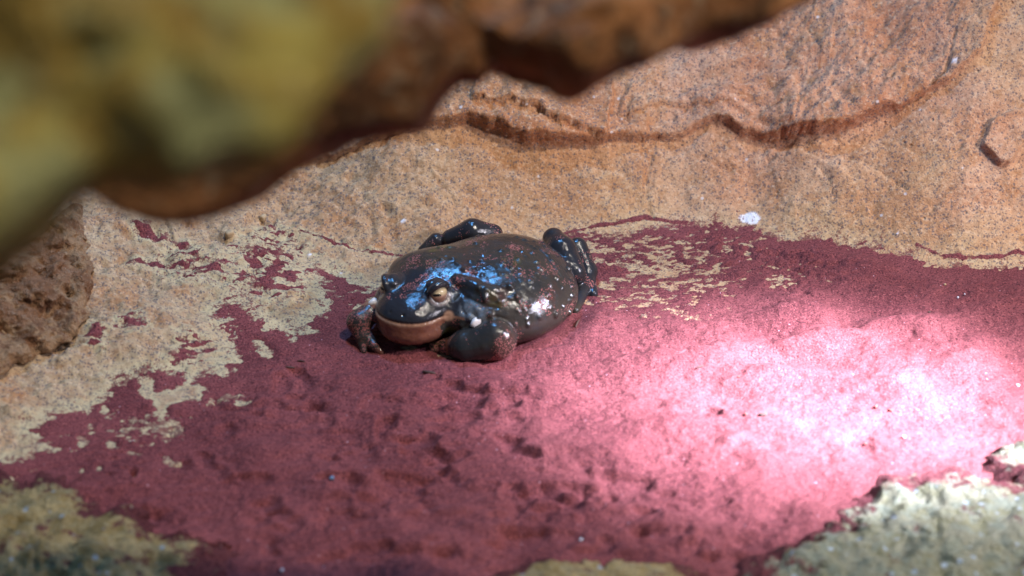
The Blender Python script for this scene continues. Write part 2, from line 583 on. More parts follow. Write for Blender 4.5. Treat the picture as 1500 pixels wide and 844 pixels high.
        rel = rel + dp * sstep(1.5, 0.35, r2)
    # smaller ledges, folds and cracks of the face
    for c, hgt, dec in ((((690, 158), (730, 164), (780, 178), (830, 196), (886, 214), (900, 120), (700, 110)), .5, 1.3),
                        (((900, 176), (980, 160), (1060, 163), (1110, 178), (1160, 196), (1170, 130), (930, 120)), .28, 1.0),
                        (((1060, 120), (1110, 100), (1165, 106), (1176, 122), (1230, 60), (1080, 40)), .10, 1.2),
                        (((1300, 40), (1350, 62), (1400, 58), (1440, 20), (1400, -60), (1300, -40)), .12, 1.2),
                        (((1350, 300), (1400, 280), (1460, 296), (1540, 290), (1540, 340), (1400, 345)), -.14, 1.0),
                        (((560, 258), (620, 246), (700, 250), (760, 240), (820, 250), (800, 225), (600, 220)), .12, 1.0)):
        dd_ = poly_sd(x, y, ons(*c)) + 0.12 * fbm(x / 0.8, y / 0.8, octaves=3, seed=int(hgt * 100) + 400)
        up_ = hgt * sstep(-0.03, 0.08, dd_) * np.exp(-np.clip(dd_, 0, 9) / dec)
        rel = rel + up_
        dy = dy - 0.95 * np.maximum(up_ - 0.13, 0) * np.exp(-np.clip(dd_, 0, 9) / 0.8)
    for c, wd in ((((955, 225), (946, 262), (950, 300), (958, 318)), .06), (((1320, 212), (1352, 226), (1388, 222), (1410, 208)), .05), (((1398, 52), (1384, 105), (1345, 138), (1310, 152)), .10),
                  (((225, 298), (246, 326), (252, 346)), .08), (((592, 250), (640, 262), (662, 288), (668, 300)), .05), (((150, 384), (190, 392), (222, 405)), .07), (((1195, 240), (1215, 262), (1222, 290)), .04),
                  (((1240, 230), (1290, 248), (1330, 282)), .04), (((1030, 232), (1060, 246), (1085, 250)), .05), (((400, 262), (440, 280), (470, 276)), .05), (((1120, 30), (1150, 62), (1200, 74)), .05), (((70, 560), (110, 548), (150, 560)), .06)):
        dd_ = poly_sd(x, y, ons(*c), False) + 0.03 * fbm(x / 0.5, y / 0.5, octaves=2, seed=451)
        rel = rel - 0.30 * sstep(wd * 2.0, wd * 0.4, dd_)
    # split faces: every block of the stone broken off at its own tilt
    qx, qy = x / 3.4 + 0.35 * vnoise(x / 2.2, y / 2.2, seed=301), (y - 0.25 * x) / 1.7 + 0.35 * vnoise(x / 2.2, y / 2.2, seed=302)
    best = np.full(x.shape, 9.0)
    val = np.zeros(x.shape)
    ix0, iy0 = np.floor(qx), np.floor(qy)
    for ax_ in (-1, 0, 1):
        for ay_ in (-1, 0, 1):
            ix, iy = (ix0 + ax_).astype(np.int64), (iy0 + ay_).astype(np.int64)
            z0 = np.zeros_like(ix)
            cx, cy = ix + 0.5 + 0.45 * hash3(ix, iy, z0, 311), iy + 0.5 + 0.45 * hash3(ix, iy, z0, 312)
            d_ = (qx - cx) ** 2 + (qy - cy) ** 2
            v_ = 0.10 * hash3(ix, iy, z0, 313) + 0.16 * hash3(ix, iy, z0, 314) * (qx - cx) + 0.22 * hash3(ix, iy, z0, 315) * (qy - cy)
            m_ = d_ < best
            val = np.where(m_, v_, val)
            best = np.where(m_, d_, best)
    wall = sstep(-0.5, 2.5, -sd[near])
    rel = rel + 2.2 * wall * val * (0.35 + 0.65 * upper) * (0.4 + 0.6 * sstep(-0.2, 0.5, vnoise(x / 6, y / 5, seed=321)))
    rough = 0.5 + 0.5 * vnoise(x / 5, y / 5, seed=44)
    rel = rel + wall * (0.30 * fbm(x / 2.6, y / 2.0, octaves=3, seed=31) + (0.09 + 0.24 * upper * rough + 0.10 * left) * fbm(x / 0.62, y / 0.42, octaves=4, gain=0.62, seed=33))
    st = fbm((x + 0.9 * y) / 2.4, (y - 0.25 * x) / 0.55, octaves=4, gain=0.55, seed=37)
    rel = rel + upper * wall * 0.26 * (1 - np.abs(st)) * rough
    fine = 0.032 * fbm(x / 0.22, y / 0.22, octaves=3, gain=0.7, seed=35)
    Rn = H[near] + rel + fine
    S = H.copy()
    inside = np.clip(sd[near], 0, 6)
    deep = sstep(0.4, 2.0, inside)
    Rn = Rn - 0.7 * deep * sstep(1.0, 5.0, q)
    R[near] = Rn
    R[~near & (sd > 0)] -= 0.7
    # --- sand relief
    Sn = H[near] + rel * (1 - deep) + 0.10 * np.tanh(q)
    s = 0.26 * fbm(x / 4.2, y / 3.0, octaves=2, seed=51) + 0.11 * fbm(x / 1.5, y / 0.9, octaves=3, seed=53)
    for b in MOUNDS:
        u, v = blob(x, y, *b[:5])
        u = u + 0.25 * vnoise(x / 1.4, y / 1.4, seed=61)
        v = v + 0.22 * vnoise(x / 1.2, y / 1.2, seed=62)
        f = sstep(1.35, 0, np.sqrt(u * u + (v * np.where(v < 0, 1.7, 0.8)) ** 2))
        s = s + b[5] * f
    rnd = random.Random(12)
    extra = [(rnd.uniform(150, 1000), rnd.uniform(560, 840), rnd.uniform(8, 26), rnd.uniform(4, 8), rnd.uniform(-25, 25), rnd.uniform(.1, .22)) for _ in range(24)]
    for i, b in enumerate(DENTS + extra):
        u, v = blob(x, y, b[0], b[1], b[2] * 1.25, b[3] * 1.3, b[4])
        u = u + 0.6 * vnoise(x / 1.0, y / 0.8, seed=71 + i) + 0.2 * vnoise(x / .35, y / .35, seed=171 + i) * 0.5
        v = v + 0.95 * vnoise(x / 1.1, y / 0.7, seed=73 + i) + 0.16 * vnoise(x / .3, y / .3, seed=173 + i) * 0.5
        r = np.sqrt(u * u + v * v)
        s = s - b[5] * 1.1 * sstep(1.35, 0.35, r) + b[5] * 0.22 * np.exp(-((r - 1.35) / 0.28) ** 2)
    lump = fbm(x / 0.33, y / 0.33, octaves=2, seed=55)
    s = s + 0.035 * lump + 0.026 * fbm(x / 0.14, y / 0.14, octaves=2, seed=57)
    tr = fbm((x * 0.5 + y) / 1.2, (y - 0.2 * x) / 0.25, octaves=2, seed=59)
    s = s + 0.03 * (1 - np.abs(tr) * 2)
    # the toad has pressed a hollow and pushed up a rim
    c = at(705, 440, 0)
    rr = np.sqrt(((x - c[0]) / 7.0) ** 2 + ((y - c[1]) / 6.0) ** 2)
    s = s * sstep(0.75, 1.15, rr) - 0.20 * sstep(1.12, 0.85, rr) + 0.16 * np.exp(-((rr - 1.12) / 0.12) ** 2) * (y < c[1]) * (0.6 + 0.6 * vnoise(x / 1.5, y / 1.5, seed=77))
    u, v = blob(x, y, 545, 505, 34, 16, 0)
    s = s - 0.22 * np.exp(-(u * u + v * v))
    Sn = Sn + (s + 0.12) * deep * sstep(0.0, 2.0, q)
    S[near] = Sn
    DY = np.zeros(n)
    DY[near] = dy
    S[~near] += 0.15
    idx = np.arange(n[0] * n[1]).reshape(n)
    Qf = np.stack([idx[:-1, :-1], idx[1:, :-1], idx[1:, 1:], idx[:-1, 1:]], -1).reshape(-1, 4)
    # rock attributes
    A = {k: np.zeros(n) for k in ('rust', 'cream', 'stain', 'grey', 'upper', 'dusty')}
    A['dusty'][near] = np.clip((q + 3.6) / 3.7, 0, 1)
    A['rust'][near] = np.clip(strong * np.exp(-np.clip(le, 0, 9) / 1.2) * sstep(-0.25, 0.05, le), 0, 1)  # iron stain along the ledge; the underside shade is painted in with it
    A['upper'][near] = np.clip(0.25 + 0.10 * le + 0.02 * x + 0.45 * fbm(x / 6, y / 4, octaves=3, seed=411), 0, 1)
    A['upper'][~near] = 0.5
    A['cream'][near] = sstep(-2.2, -0.2, q) * (0.35 + 0.65 * left)
    st = np.minimum(poly_sd(x, y, ons((1082, 314), (1092, 309), (1108, 306), (1116, 316), (1112, 328), (1098, 330), (1086, 324))) / 0.2 + 0.6 * n1, 1)
    for px, py, r in ((455, 373, 6), (590, 325, 5), (600, 345, 5), (1315, 345, 4), (1395, 95, 6)):
        u, v = blob(x, y, px, py, r, r * 0.6, 0)
        st = np.maximum(st, 0.8 - np.sqrt(u * u + v * v) + 0.5 * n1)
    A['stain'][near] = sstep(0, 0.5, st)
    A['grey'][near] = left * sstep(12, -6, y + 0.2 * x)
    rock = np.stack([X, Y + DY, R], -1).reshape(-1, 3)
    sand = np.stack([X, Y + DY * (1 - sstep(0.4, 2.0, sd)), S], -1).reshape(-1, 3)
    # the sand sheet stops where it has run out under the rock; the rock floor stops deep under the sand
    qs = Q.reshape(-1)[Qf].max(1)
    sf = Qf[qs > -0.6]
    used = np.unique(sf)
    mp = np.full(n[0] * n[1], -1)
    mp[used] = np.arange(len(used))
    dd = sd.reshape(-1)
    qq = Q.reshape(-1)[Qf].min(1)
    sdm = dd[Qf].min(1)
    rf = Qf[~((qq > 2.5) & (sdm > 3.0))]
    used2 = np.unique(rf)
    mp2 = np.full(n[0] * n[1], -1)
    mp2[used2] = np.arange(len(used2))
    return (rock[used2], mp2[rf], {k: a.reshape(-1)[used2] for k, a in A.items()}), (sand[used], mp[sf], {'q': Q.reshape(-1)[used]})


SAND_COL = (0.205, 0.040, 0.044)


def sand_nodes(k, vec=None):
    """colour, roughness and height of the red sand"""
    big = k.noise(22, 4, 0.6)
    grain = k.noise(1000, 2, 0.75)
    col = k.mix(k.ramp(big, 0.3, 0.7), (0.132, 0.029, 0.031), (0.195, 0.049, 0.050))
    col = k.mix(k.ramp(k.noise(55, 5, 0.65), 0.50, 0.68, 0, 0.35), col, (0.105, 0.022, 0.024))
    col = k.mix(k.ramp(grain, 0.34, 0.50, 1, 0), col, (0.040, 0.007, 0.010))
    col = k.mix(k.ramp(grain, 0.55, 0.75), col, (0.36, 0.11, 0.10))
    cell = k.n('TexVoronoi', {'Vector': k.co, 'Scale': 620.0}, feature='F1')
    rnd = k.n('SeparateColor', {'Color': cell.outputs['Color']}).outputs[0]
    spark = k.math('MULTIPLY', k.ramp(rnd, 0.988, 0.992), k.ramp(cell.outputs['Distance'], 0.14, 0.28, 1, 0))
    col = k.mix(spark, col, (0.55, 0.32, 0.36))
    ht = k.math('ADD', k.math('MULTIPLY', grain, 0.7), k.math('MULTIPLY', k.noise(420, 3, 0.6), 0.8))
    return col, ht


def sand_mat():
    k = NT('red_sand')
    col, ht = sand_nodes(k)
    nrm = k.bump(ht, 0.75, 0.0012)
    return k.out(Base_Color=col, Roughness=0.85, Normal=nrm, Specular_IOR_Level=0.25)


def rock_mat():
    k = NT('speckled_sandstone')
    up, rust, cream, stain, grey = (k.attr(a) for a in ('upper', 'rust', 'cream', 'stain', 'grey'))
    big = k.noise(14, 4, 0.6)
    mid = k.noise(70, 4, 0.65)
    fine = k.noise(420, 3, 0.7)
    low = k.mix(k.ramp(big, 0.35, 0.65), (0.50, 0.315, 0.165), (0.45, 0.235, 0.110))
    hi = k.mix(k.ramp(big, 0.35, 0.65), (0.56, 0.32, 0.20), (0.46, 0.20, 0.10))
    col = k.mix(up, low, hi)
    col = k.mix(grey, col, k.mix(k.ramp(mid, 0.35, 0.65), (0.44, 0.32, 0.19), (0.37, 0.23, 0.13)))
    col = k.mix(k.math('MULTIPLY', rust, k.ramp(mid, 0.25, 0.6, 0.3, 0.95)), col, (0.36, 0.125, 0.045))  # iron stain and painted ledge shade share this colour
    col = k.mix(k.ramp(mid, 0.54, 0.70, 0, 0.7), col, (0.38, 0.185, 0.075))
    col = k.mix(k.ramp(k.noise(38, 5, 0.7), 0.52, 0.68, 0, 0.65), col, (0.42, 0.19, 0.075))
    col = k.mix(k.ramp(fine, 0.50, 0.70, 0, 0.55), col, (0.68, 0.48, 0.31))
    col = k.mix(k.ramp(fine, 0.48, 0.28, 0, 0.55), col, (0.24, 0.125, 0.07))
    col = k.mix(k.math('MULTIPLY', cream, k.ramp(mid, 0.3, 0.6, 0.45, 0.9)), col, (0.54, 0.45, 0.26))
    # grey mineral specks, two sizes, uneven in density
    dens = k.ramp(k.noise(30, 3, 0.6), 0.3, 0.7, 0.0, 0.10)
    for sc, th in ((600.0, 0.22), (1000.0, 0.22)):
        v = k.n('TexVoronoi', {'Vector': k.n('VectorMath', {0: k.co, 1: k.n('VectorMath', {0: k.n('TexNoise', {'Vector': k.co, 'Scale': 500.0}).outputs['Color'], 1: (0.0022, 0.0022, 0.0022)}, operation='MULTIPLY').outputs[0]}, operation='ADD').outputs[0], 'Scale': sc})
        r = k.n('SeparateColor', {'Color': v.outputs['Color']}).outputs[0]
        sel = k.math('LESS_THAN', r, k.math('ADD', dens, th - 0.05))
        m = k.math('MULTIPLY', sel, k.ramp(v.outputs['Distance'], 0.30, 0.65, 0.70, 0.0))
        col = k.mix(m, col, (0.105, 0.090, 0.095))
    wv = k.vor(240.0, out='Color')
    wsel = k.math('GREATER_THAN', k.n('SeparateColor', {'Color': wv}).outputs[1], 0.990)
    col = k.mix(k.math('MULTIPLY', wsel, k.ramp(k.vor(240.0), 0.15, 0.32, 0.7, 0)), col, (0.68, 0.62, 0.58))
    col = k.mix(stain, col, k.mix(k.ramp(fine, 0.3, 0.7), (0.66, 0.64, 0.66), (0.82, 0.82, 0.86)))
    # red dust caught in the pits near the sand
    dusty = k.attr('dusty')
    dn = k.math('ADD', k.math('MULTIPLY', k.noise(130, 6, 0.72), 0.9), k.math('MULTIPLY', k.noise(900, 2, 0.6), 0.5))
    dm = k.ramp(k.math('SUBTRACT', dn, k.math('SUBTRACT', 1.10, k.math('MULTIPLY', dusty, 0.50))), 0.0, 0.14, 0, 0.85)
    sc, sh = sand_nodes(k)
    col = k.mix(dm, col, sc)
    ht = k.math('ADD', k.math('MULTIPLY', k.noise(200, 6, 0.72), 1.6), k.math('MULTIPLY', k.noise(900, 3, 0.7), 0.45))
    pits = k.ramp(k.vor(150.0), 0.05, 0.22)
    psel = k.math('LESS_THAN', k.n('SeparateColor', {'Color': k.vor(150.0, out='Color')}).outputs[2], 0.10)
    ht = k.math('SUBTRACT', ht, k.math('MULTIPLY', psel, k.math('SUBTRACT', 1.0, pits)))
    nrm = k.bump(ht, 0.9, 0.0013)
    return k.out(Base_Color=col, Roughness=0.88, Normal=nrm, Specular_IOR_Level=0.25)


if 'rock' in BUILD:
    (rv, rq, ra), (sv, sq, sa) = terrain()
    MAT_SAND, MAT_ROCK = sand_mat(), rock_mat()
    sand = tag(mesh_obj('red_sand', sv, sq, MAT_SAND, attrs=sa), kind='structure')
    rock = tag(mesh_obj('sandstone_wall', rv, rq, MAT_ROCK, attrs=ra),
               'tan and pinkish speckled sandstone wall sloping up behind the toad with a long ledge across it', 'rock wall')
# ------------------------------------------------------------------ the toad
def build_toad():
    F = Field((-11.5, -10.5, -0.6), (8.0, 9.0, 6.6), 0.07)
    yb = math.radians(-130)
    bo = at(720, 417, 2.0)

    def bf(x, y, z):
        return np.array([bo[0] + x * math.cos(yb) - y * math.sin(yb), bo[1] + x * math.sin(yb) + y * math.cos(yb), z])
    # trunk
    F.ell(bf(0.0, 0.1, 1.95), (4.7, 4.45, 2.25), yb, 0.03, k=0.3)
    F.ell(bf(-2.4, 0.1, 1.7), (2.4, 3.1, 1.8), yb, k=0.8)
    F.ell(bf(-0.2, 2.0, 1.4), (4.0, 2.9, 1.6), yb, k=0.8)
    F.ell(bf(0.2, -1.6, 1.5), (3.7, 2.8, 1.6), yb, k=0.8)
    # head
    yh = math.radians(-116)
    eL, eR = at(640, 430, 3.3), at(575, 413, 3.3)
    ho = (eL + eR) / 2

    def hf(x, y, z):
        return np.array([ho[0] + x * math.cos(yh) - y * math.sin(yh), ho[1] + x * math.sin(yh) + y * math.cos(yh), z])

    def hd(x, y, z):
        return np.array([x * math.cos(yh) - y * math.sin(yh), x * math.sin(yh) + y * math.cos(yh), z])
    F.ell(hf(-2.6, 0, 2.2), (2.6, 3.0, 1.85), yh, k=1.0)        # nape and shoulders
    F.ell(hf(-0.3, 0.12, 2.40), (2.6, 2.28, 1.12), yh, 0.10, k=0.6)  # skull
    F.ell(hf(1.25, 0, 2.2), (1.35, 1.75, 0.80), yh, 0.16, k=0.5)  # snout
    F.ell(hf(0.2, 0.15, 1.45), (2.5, 2.18, 1.12), yh, k=0.35)        # throat
    for s in (1, -1):
        F.ell(hf(-0.1, 1.38 * s, 3.05), (0.80, 0.58, 0.68), yh, k=0.3)     # brow
        F.cap(hf(0.6, 1.2 * s, 2.95), hf(1.7, 0.7 * s, 2.55), 0.25, 0.2, 0.4)
    F.cap(hf(-1.0, -1.9, 2.75), hf(-2.9, -2.4, 2.5), 0.42, 0.6, 0.3)
    for s in (1, -1):
        F.ell(hf(-0.55, 2.3 * s, 1.7), (0.9, 0.55, 0.75), yh, k=0.5)       # jaw corner
    return F, bf, hf, hd, eL, eR, yb, yh


def finish_toad(F, bf, hf, hd, eL, eR, yb, yh):
    P = {}
    # mouth line: a groove along the jaw
    pts = []
    for a in np.linspace(-80, 70, 25):
        r = math.radians(a)
        z = 2.30 + 0.05 * math.cos(r) + 0.03 * abs(math.sin(r)) ** 3
        o = hf(-0.3, 0, z) + hd(math.cos(r), math.sin(r), 0) * 8
        h = F.hit(o, -hd(math.cos(r), math.sin(r), 0))
        if h is not None:
            pts.append(h)
    F.chain(pts, [0.05] * len(pts), 0.09, 0.09, cut=True)
    P['mouth'] = pts

    def on_skin(px, py, sink=0.0):
        d = ray(px, py)
        h = F.hit(CAM + d * 110, d, 60)
        return h + d / np.linalg.norm(d) * sink
    # parotoid gland on the near side, with the fold under it
    F.chain([on_skin(671, 413, 0.22), on_skin(690, 419, 0.22), on_skin(712, 429, 0.22), on_skin(732, 441, 0.28)], [0.34, 0.42, 0.46, 0.36], 0.16, 0.1)
    F.chain([on_skin(668, 420), on_skin(684, 436), on_skin(706, 447), on_skin(730, 452)], [0.07, 0.10, 0.08, 0.04], 0.2, 0.12, cut=True)
    # skin folds between jaw, arm and flank
    F.chain([on_skin(694, 452), on_skin(708, 460), on_skin(728, 464), on_skin(744, 468)], [0.03, 0.05, 0.05, 0.02], 0.12, 0.1, cut=True)
    F.chain([on_skin(690, 460), on_skin(700, 464), on_skin(716, 468)], [0.03, 0.04, 0.02], 0.1, 0.08, cut=True)
    F.chain([on_skin(676, 444), on_skin(678, 456), on_skin(686, 466)], [0.03, 0.05, 0.03], 0.12, 0.1, cut=True)
    # groove between the flank and the thigh
    F.chain([on_skin(786, 362), on_skin(800, 374), on_skin(812, 392), on_skin(824, 408)], [0.02, 0.06, 0.06, 0.03], 0.2, 0.15, cut=True)
    # ear drum
    e = on_skin(667, 435)
    F.ell(e, (0.10, 0.26, 0.34), yh + 1.2, k=0.12, cut=True)
    P['ear'] = e
    # eyes: sockets, lids
    P['eyes'] = []
    for s in (1, -1):
        if s > 0:
            c = on_skin(640, 430, 0.30)
        else:
            c = hf(0.18, -1.50, 2.92)
        P['eyes'].append(c)
        F.ell(c, (0.65, 0.65, 0.65), k=0.06, cut=True)
        out = hd(0.45, 0.89 * s, 0)
        side = hd(0.89, -0.45 * s, 0)
        lid = [c + side * 0.64 * math.cos(t) + np.array([0, 0, 0.18 + 0.54 * math.sin(t)]) + out * (0.08 + 0.24 * math.sin(t)) for t in np.linspace(0.05, math.pi - 0.05, 9)]
        F.chain(lid, [0.12, 0.15, 0.16, 0.17, 0.17, 0.17, 0.16, 0.15, 0.12], 0.22, 0.12)
        F.ell(c + np.array([0, 0, 0.58]) + out * -0.14, (0.62, 0.46, 0.26), math.atan2(side[1], side[0]), k=0.15)
        low = [c + side * 0.64 * math.cos(t) + np.array([0, 0, 0.02 - 0.46 * math.sin(t)]) + out * (0.14 + 0.16 * math.sin(t)) for t in np.linspace(0.1, math.pi - 0.1, 9)]
        F.chain(low, [0.12, 0.14, 0.15, 0.15, 0.15, 0.15, 0.15, 0.14, 0.12], 0.12, 0.1)
    # nostrils
    for s in (1, -1):
        h = F.hit(hf(2.2, 0.42 * s, 6), np.array([0, 0, -1.0]))
        if h is not None:
            F.ell(h, (0.10, 0.07, 0.10), yh, k=0.08, cut=True)
    # low warts on back, flank and hind legs
    rnd = random.Random(5)
    for i in range(150):
        u, v = rnd.uniform(640, 842), rnd.uniform(346, 480)
        h = F.hit(CAM + ray(u, v) * 110, ray(u, v), 60)
        if h is None or h[2] < 1.2 or np.linalg.norm(h - P['eyes'][0]) < 2.2:
            continue
        r = rnd.choice((0.10, 0.13, 0.16, 0.2))
        F.ell(h - np.array([0, 0, r * 0.45]), (r, r, r), k=0.12)
    # near fore leg
    F.chain([at(712, 482, 1.6), at(728, 494, 1.3)], [0.7, 0.95], 0.15)
    F.chain([at(726, 497, 1.2), at(682, 507, 0.8), at(655, 508, 0.5)], [1.22, 0.95, 0.5], 0.08, 0.2)
    F.cap(at(650, 506, 0.5), at(633, 507, 0.35), 0.33, 0.22, 0.1)
    F.cap(at(654, 511, 0.4), at(634, 513, 0.2), 0.30, 0.2, 0.1)
    # far fore leg
    F.chain([at(545, 456, 1.6), at(526, 472, 1.3), at(531, 493, 0.7)], [0.65, 0.68, 0.5], 0.3, 0.25)
    F.chain([at(530, 493, 0.7), at(531, 504, 0.4), at(533, 515, 0.12)], [0.4, 0.27, 0.2], 0.12)
    F.chain([at(536, 492, 0.7), at(548, 507, 0.4), at(559, 517, 0.12)], [0.38, 0.28, 0.2], 0.12)
    F.cap(at(668, 497, 1.3), at(672, 520, 0.5), 0.05, 0.05, 0.15, cut=True)      # wrist crease
    F.cap(at(722, 477, 2.0), at(738, 484, 2.0), 0.05, 0.05, 0.15, cut=True)
    # near hind leg
    F.chain([at(811, 350, 2.4), at(822, 368, 2.1), at(840, 400, 1.4)], [0.68, 0.95, 0.76], 0.1)
    F.chain([at(829, 388, 1.9), at(835, 410, 1.1)], [0.50, 0.42], 0.06)
    F.chain([at(846, 362, 1.9), at(860, 398, 0.8), at(857, 415, 0.5), at(842, 455, 0.15)], [0.6, 0.6, 0.5, 0.3], 0.12, 0.2)
    F.chain([at(862, 405, 0.6), at(869, 431, 0.2)], [0.42, 0.3], 0.1)
    # far hind leg
    F.chain([at(660, 349, 1.8), at(692, 341, 2.2), at(722, 343, 2.0)], [0.55, 0.86, 0.62], 0.15)
    F.chain([at(622, 368, 1.1), at(639, 353, 1.6)], [0.42, 0.5], 0.15)
    return P


def toad_mat():
    k = NT('toad_skin')
    throat, lip, dust, pale, dark = (k.attr(a) for a in ('throat', 'lip', 'dust', 'pale', 'dark'))
    big = k.noise(28, 4, 0.6)
    mid = k.noise(110, 4, 0.65)
    fine = k.noise(500, 3, 0.65)
    col = k.mix(k.ramp(big, 0.35, 0.65), (0.020, 0.021, 0.021), (0.038, 0.030, 0.022))
    ol = k.noise(62, 2, 0.5, vec=k.stretch(1, 1, 1, 0.7))
    col = k.mix(k.ramp(ol, 0.62, 0.72, 0, 0.55), col, (0.085, 0.075, 0.018))
    col = k.mix(k.ramp(mid, 0.5, 0.75, 0, 0.6), col, (0.018, 0.028, 0.036))
    col = k.mix(k.ramp(k.noise(48, 4, 0.6), 0.55, 0.70, 0, 0.6), col, (0.060, 0.024, 0.018))
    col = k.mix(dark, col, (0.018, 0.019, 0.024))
    col = k.mix(k.math('MULTIPLY', pale, k.ramp(fine, 0.3, 0.6, 0.4, 1)), col, (0.16, 0.19, 0.22))
    th = k.mix(k.ramp(mid, 0.35, 0.62), (0.120, 0.042, 0.024), (0.210, 0.085, 0.050))
    th = k.mix(k.ramp(fine, 0.6, 0.4, 0, 0.5), th, (0.14, 0.06, 0.05))
    col = k.mix(throat, col, th)
    col = k.mix(k.math('MULTIPLY', lip, k.ramp(mid, 0.25, 0.55, 0.45, 1)), col, (0.33, 0.19, 0.12))
    grains = k.vor(1750.0, out='Color')
    gsel = k.n('SeparateColor', {'Color': grains}).outputs[0]
    patch = k.math('ADD', k.math('MULTIPLY', k.noise(60, 5, 0.7), 0.75), k.math('MULTIPLY', gsel, 0.8))
    thr = k.math('SUBTRACT', 1.28, k.math('MULTIPLY', dust, 0.66))
    dm = k.ramp(k.math('SUBTRACT', patch, thr), 0.0, 0.06)
    col = k.mix(k.math('MULTIPLY', dm, 0.95), col, k.mix(gsel, (0.15, 0.036, 0.034), (0.32, 0.10, 0.085)))
    wart = k.vor(230.0, feature='SMOOTH_F1')
    ht = k.math('SUBTRACT', k.math('MULTIPLY', k.noise(330, 4, 0.6), 0.9), k.math('MULTIPLY', wart, 1.0))
    ht = k.math('ADD', ht, k.math('MULTIPLY', dm, k.math('MULTIPLY', gsel, 0.9)))
    ht = k.math('ADD', ht, k.math('MULTIPLY', k.noise(1100, 2, 0.6), 0.35))
    nrm = k.bump(ht, 0.32, 0.0010)
    wet = k.math('MAXIMUM', dark, k.ramp(k.noise(45, 3, 0.6), 0.36, 0.52))
    rgh = k.mix(dm, k.mix(wet, (0.32, 0.32, 0.32), k.mix(k.ramp(mid, 0.3, 0.7), (0.09, 0.09, 0.09), (0.20, 0.20, 0.20))), (0.85, 0.85, 0.85))
    return k.out(Base_Color=col, Roughness=rgh, Normal=nrm, Specular_IOR_Level=0.4)


def eye_mat():
    k = NT('toad_iris')
    n = k.noise(700, 4, 0.7)
    up = k.ramp(k.n('SeparateXYZ', {'Vector': k.co}).outputs[2], 0.0, 0.0030)
    c = k.mix(up, (0.24, 0.13, 0.085), (0.52, 0.42, 0.25))
    c = k.mix(k.ramp(n, 0.5, 0.7, 0, 0.6), c, (0.22, 0.13, 0.07))
    return k.out(Base_Color=c, Roughness=0.08, Coat_Weight=0.6)


def uv_ball(c, r, R=None, nu=28, nv=16):
    v, f = [], []
    R = np.eye(3) if R is None else R
    for j in range(nv + 1):
        t = math.pi * j / nv
        for i in range(nu):
            p = 2 * math.pi * i / nu
            v.append(R @ (np.array([math.sin(t) * math.cos(p), math.sin(t) * math.sin(p), math.cos(t)]) * r) + c)
    for j in range(nv):
        for i in range(nu):
            a, b = j * nu + i, j * nu + (i + 1) % nu
            f.append((a, a + nu, b + nu, b))
    return np.array(v), np.array(f)


def tube(pts, radii, n=8):
    pts = [np.asarray(p, float) for p in pts]
    v, f = [], []
    for i, p in enumerate(pts):
        t = pts[min(i + 1, len(pts) - 1)] - pts[max(i - 1, 0)]
        t /= np.linalg.norm(t)
        a = np.cross(t, [0.13, 0.21, 0.97])
        a /= np.linalg.norm(a)
        b = np.cross(t, a)
        for j in range(n):
            w_ = 2 * math.pi * j / n
            v.append(p + radii[i] * (a * math.cos(w_) + b * math.sin(w_)))
    for i in range(len(pts) - 1):
        for j in range(n):
            f.append((i * n + j, i * n + (j + 1) % n, (i + 1) * n + (j + 1) % n, (i + 1) * n + j))
    v += [pts[0], pts[-1]]
    for j in range(n):
        f.append((len(v) - 2, (j + 1) % n, j, j))
        f.append((len(v) - 1, (len(pts) - 1) * n + j, (len(pts) - 1) * n + (j + 1) % n, (len(pts) - 1) * n + (j + 1) % n))
    return np.array(v), [tuple(dict.fromkeys(q)) for q in f]


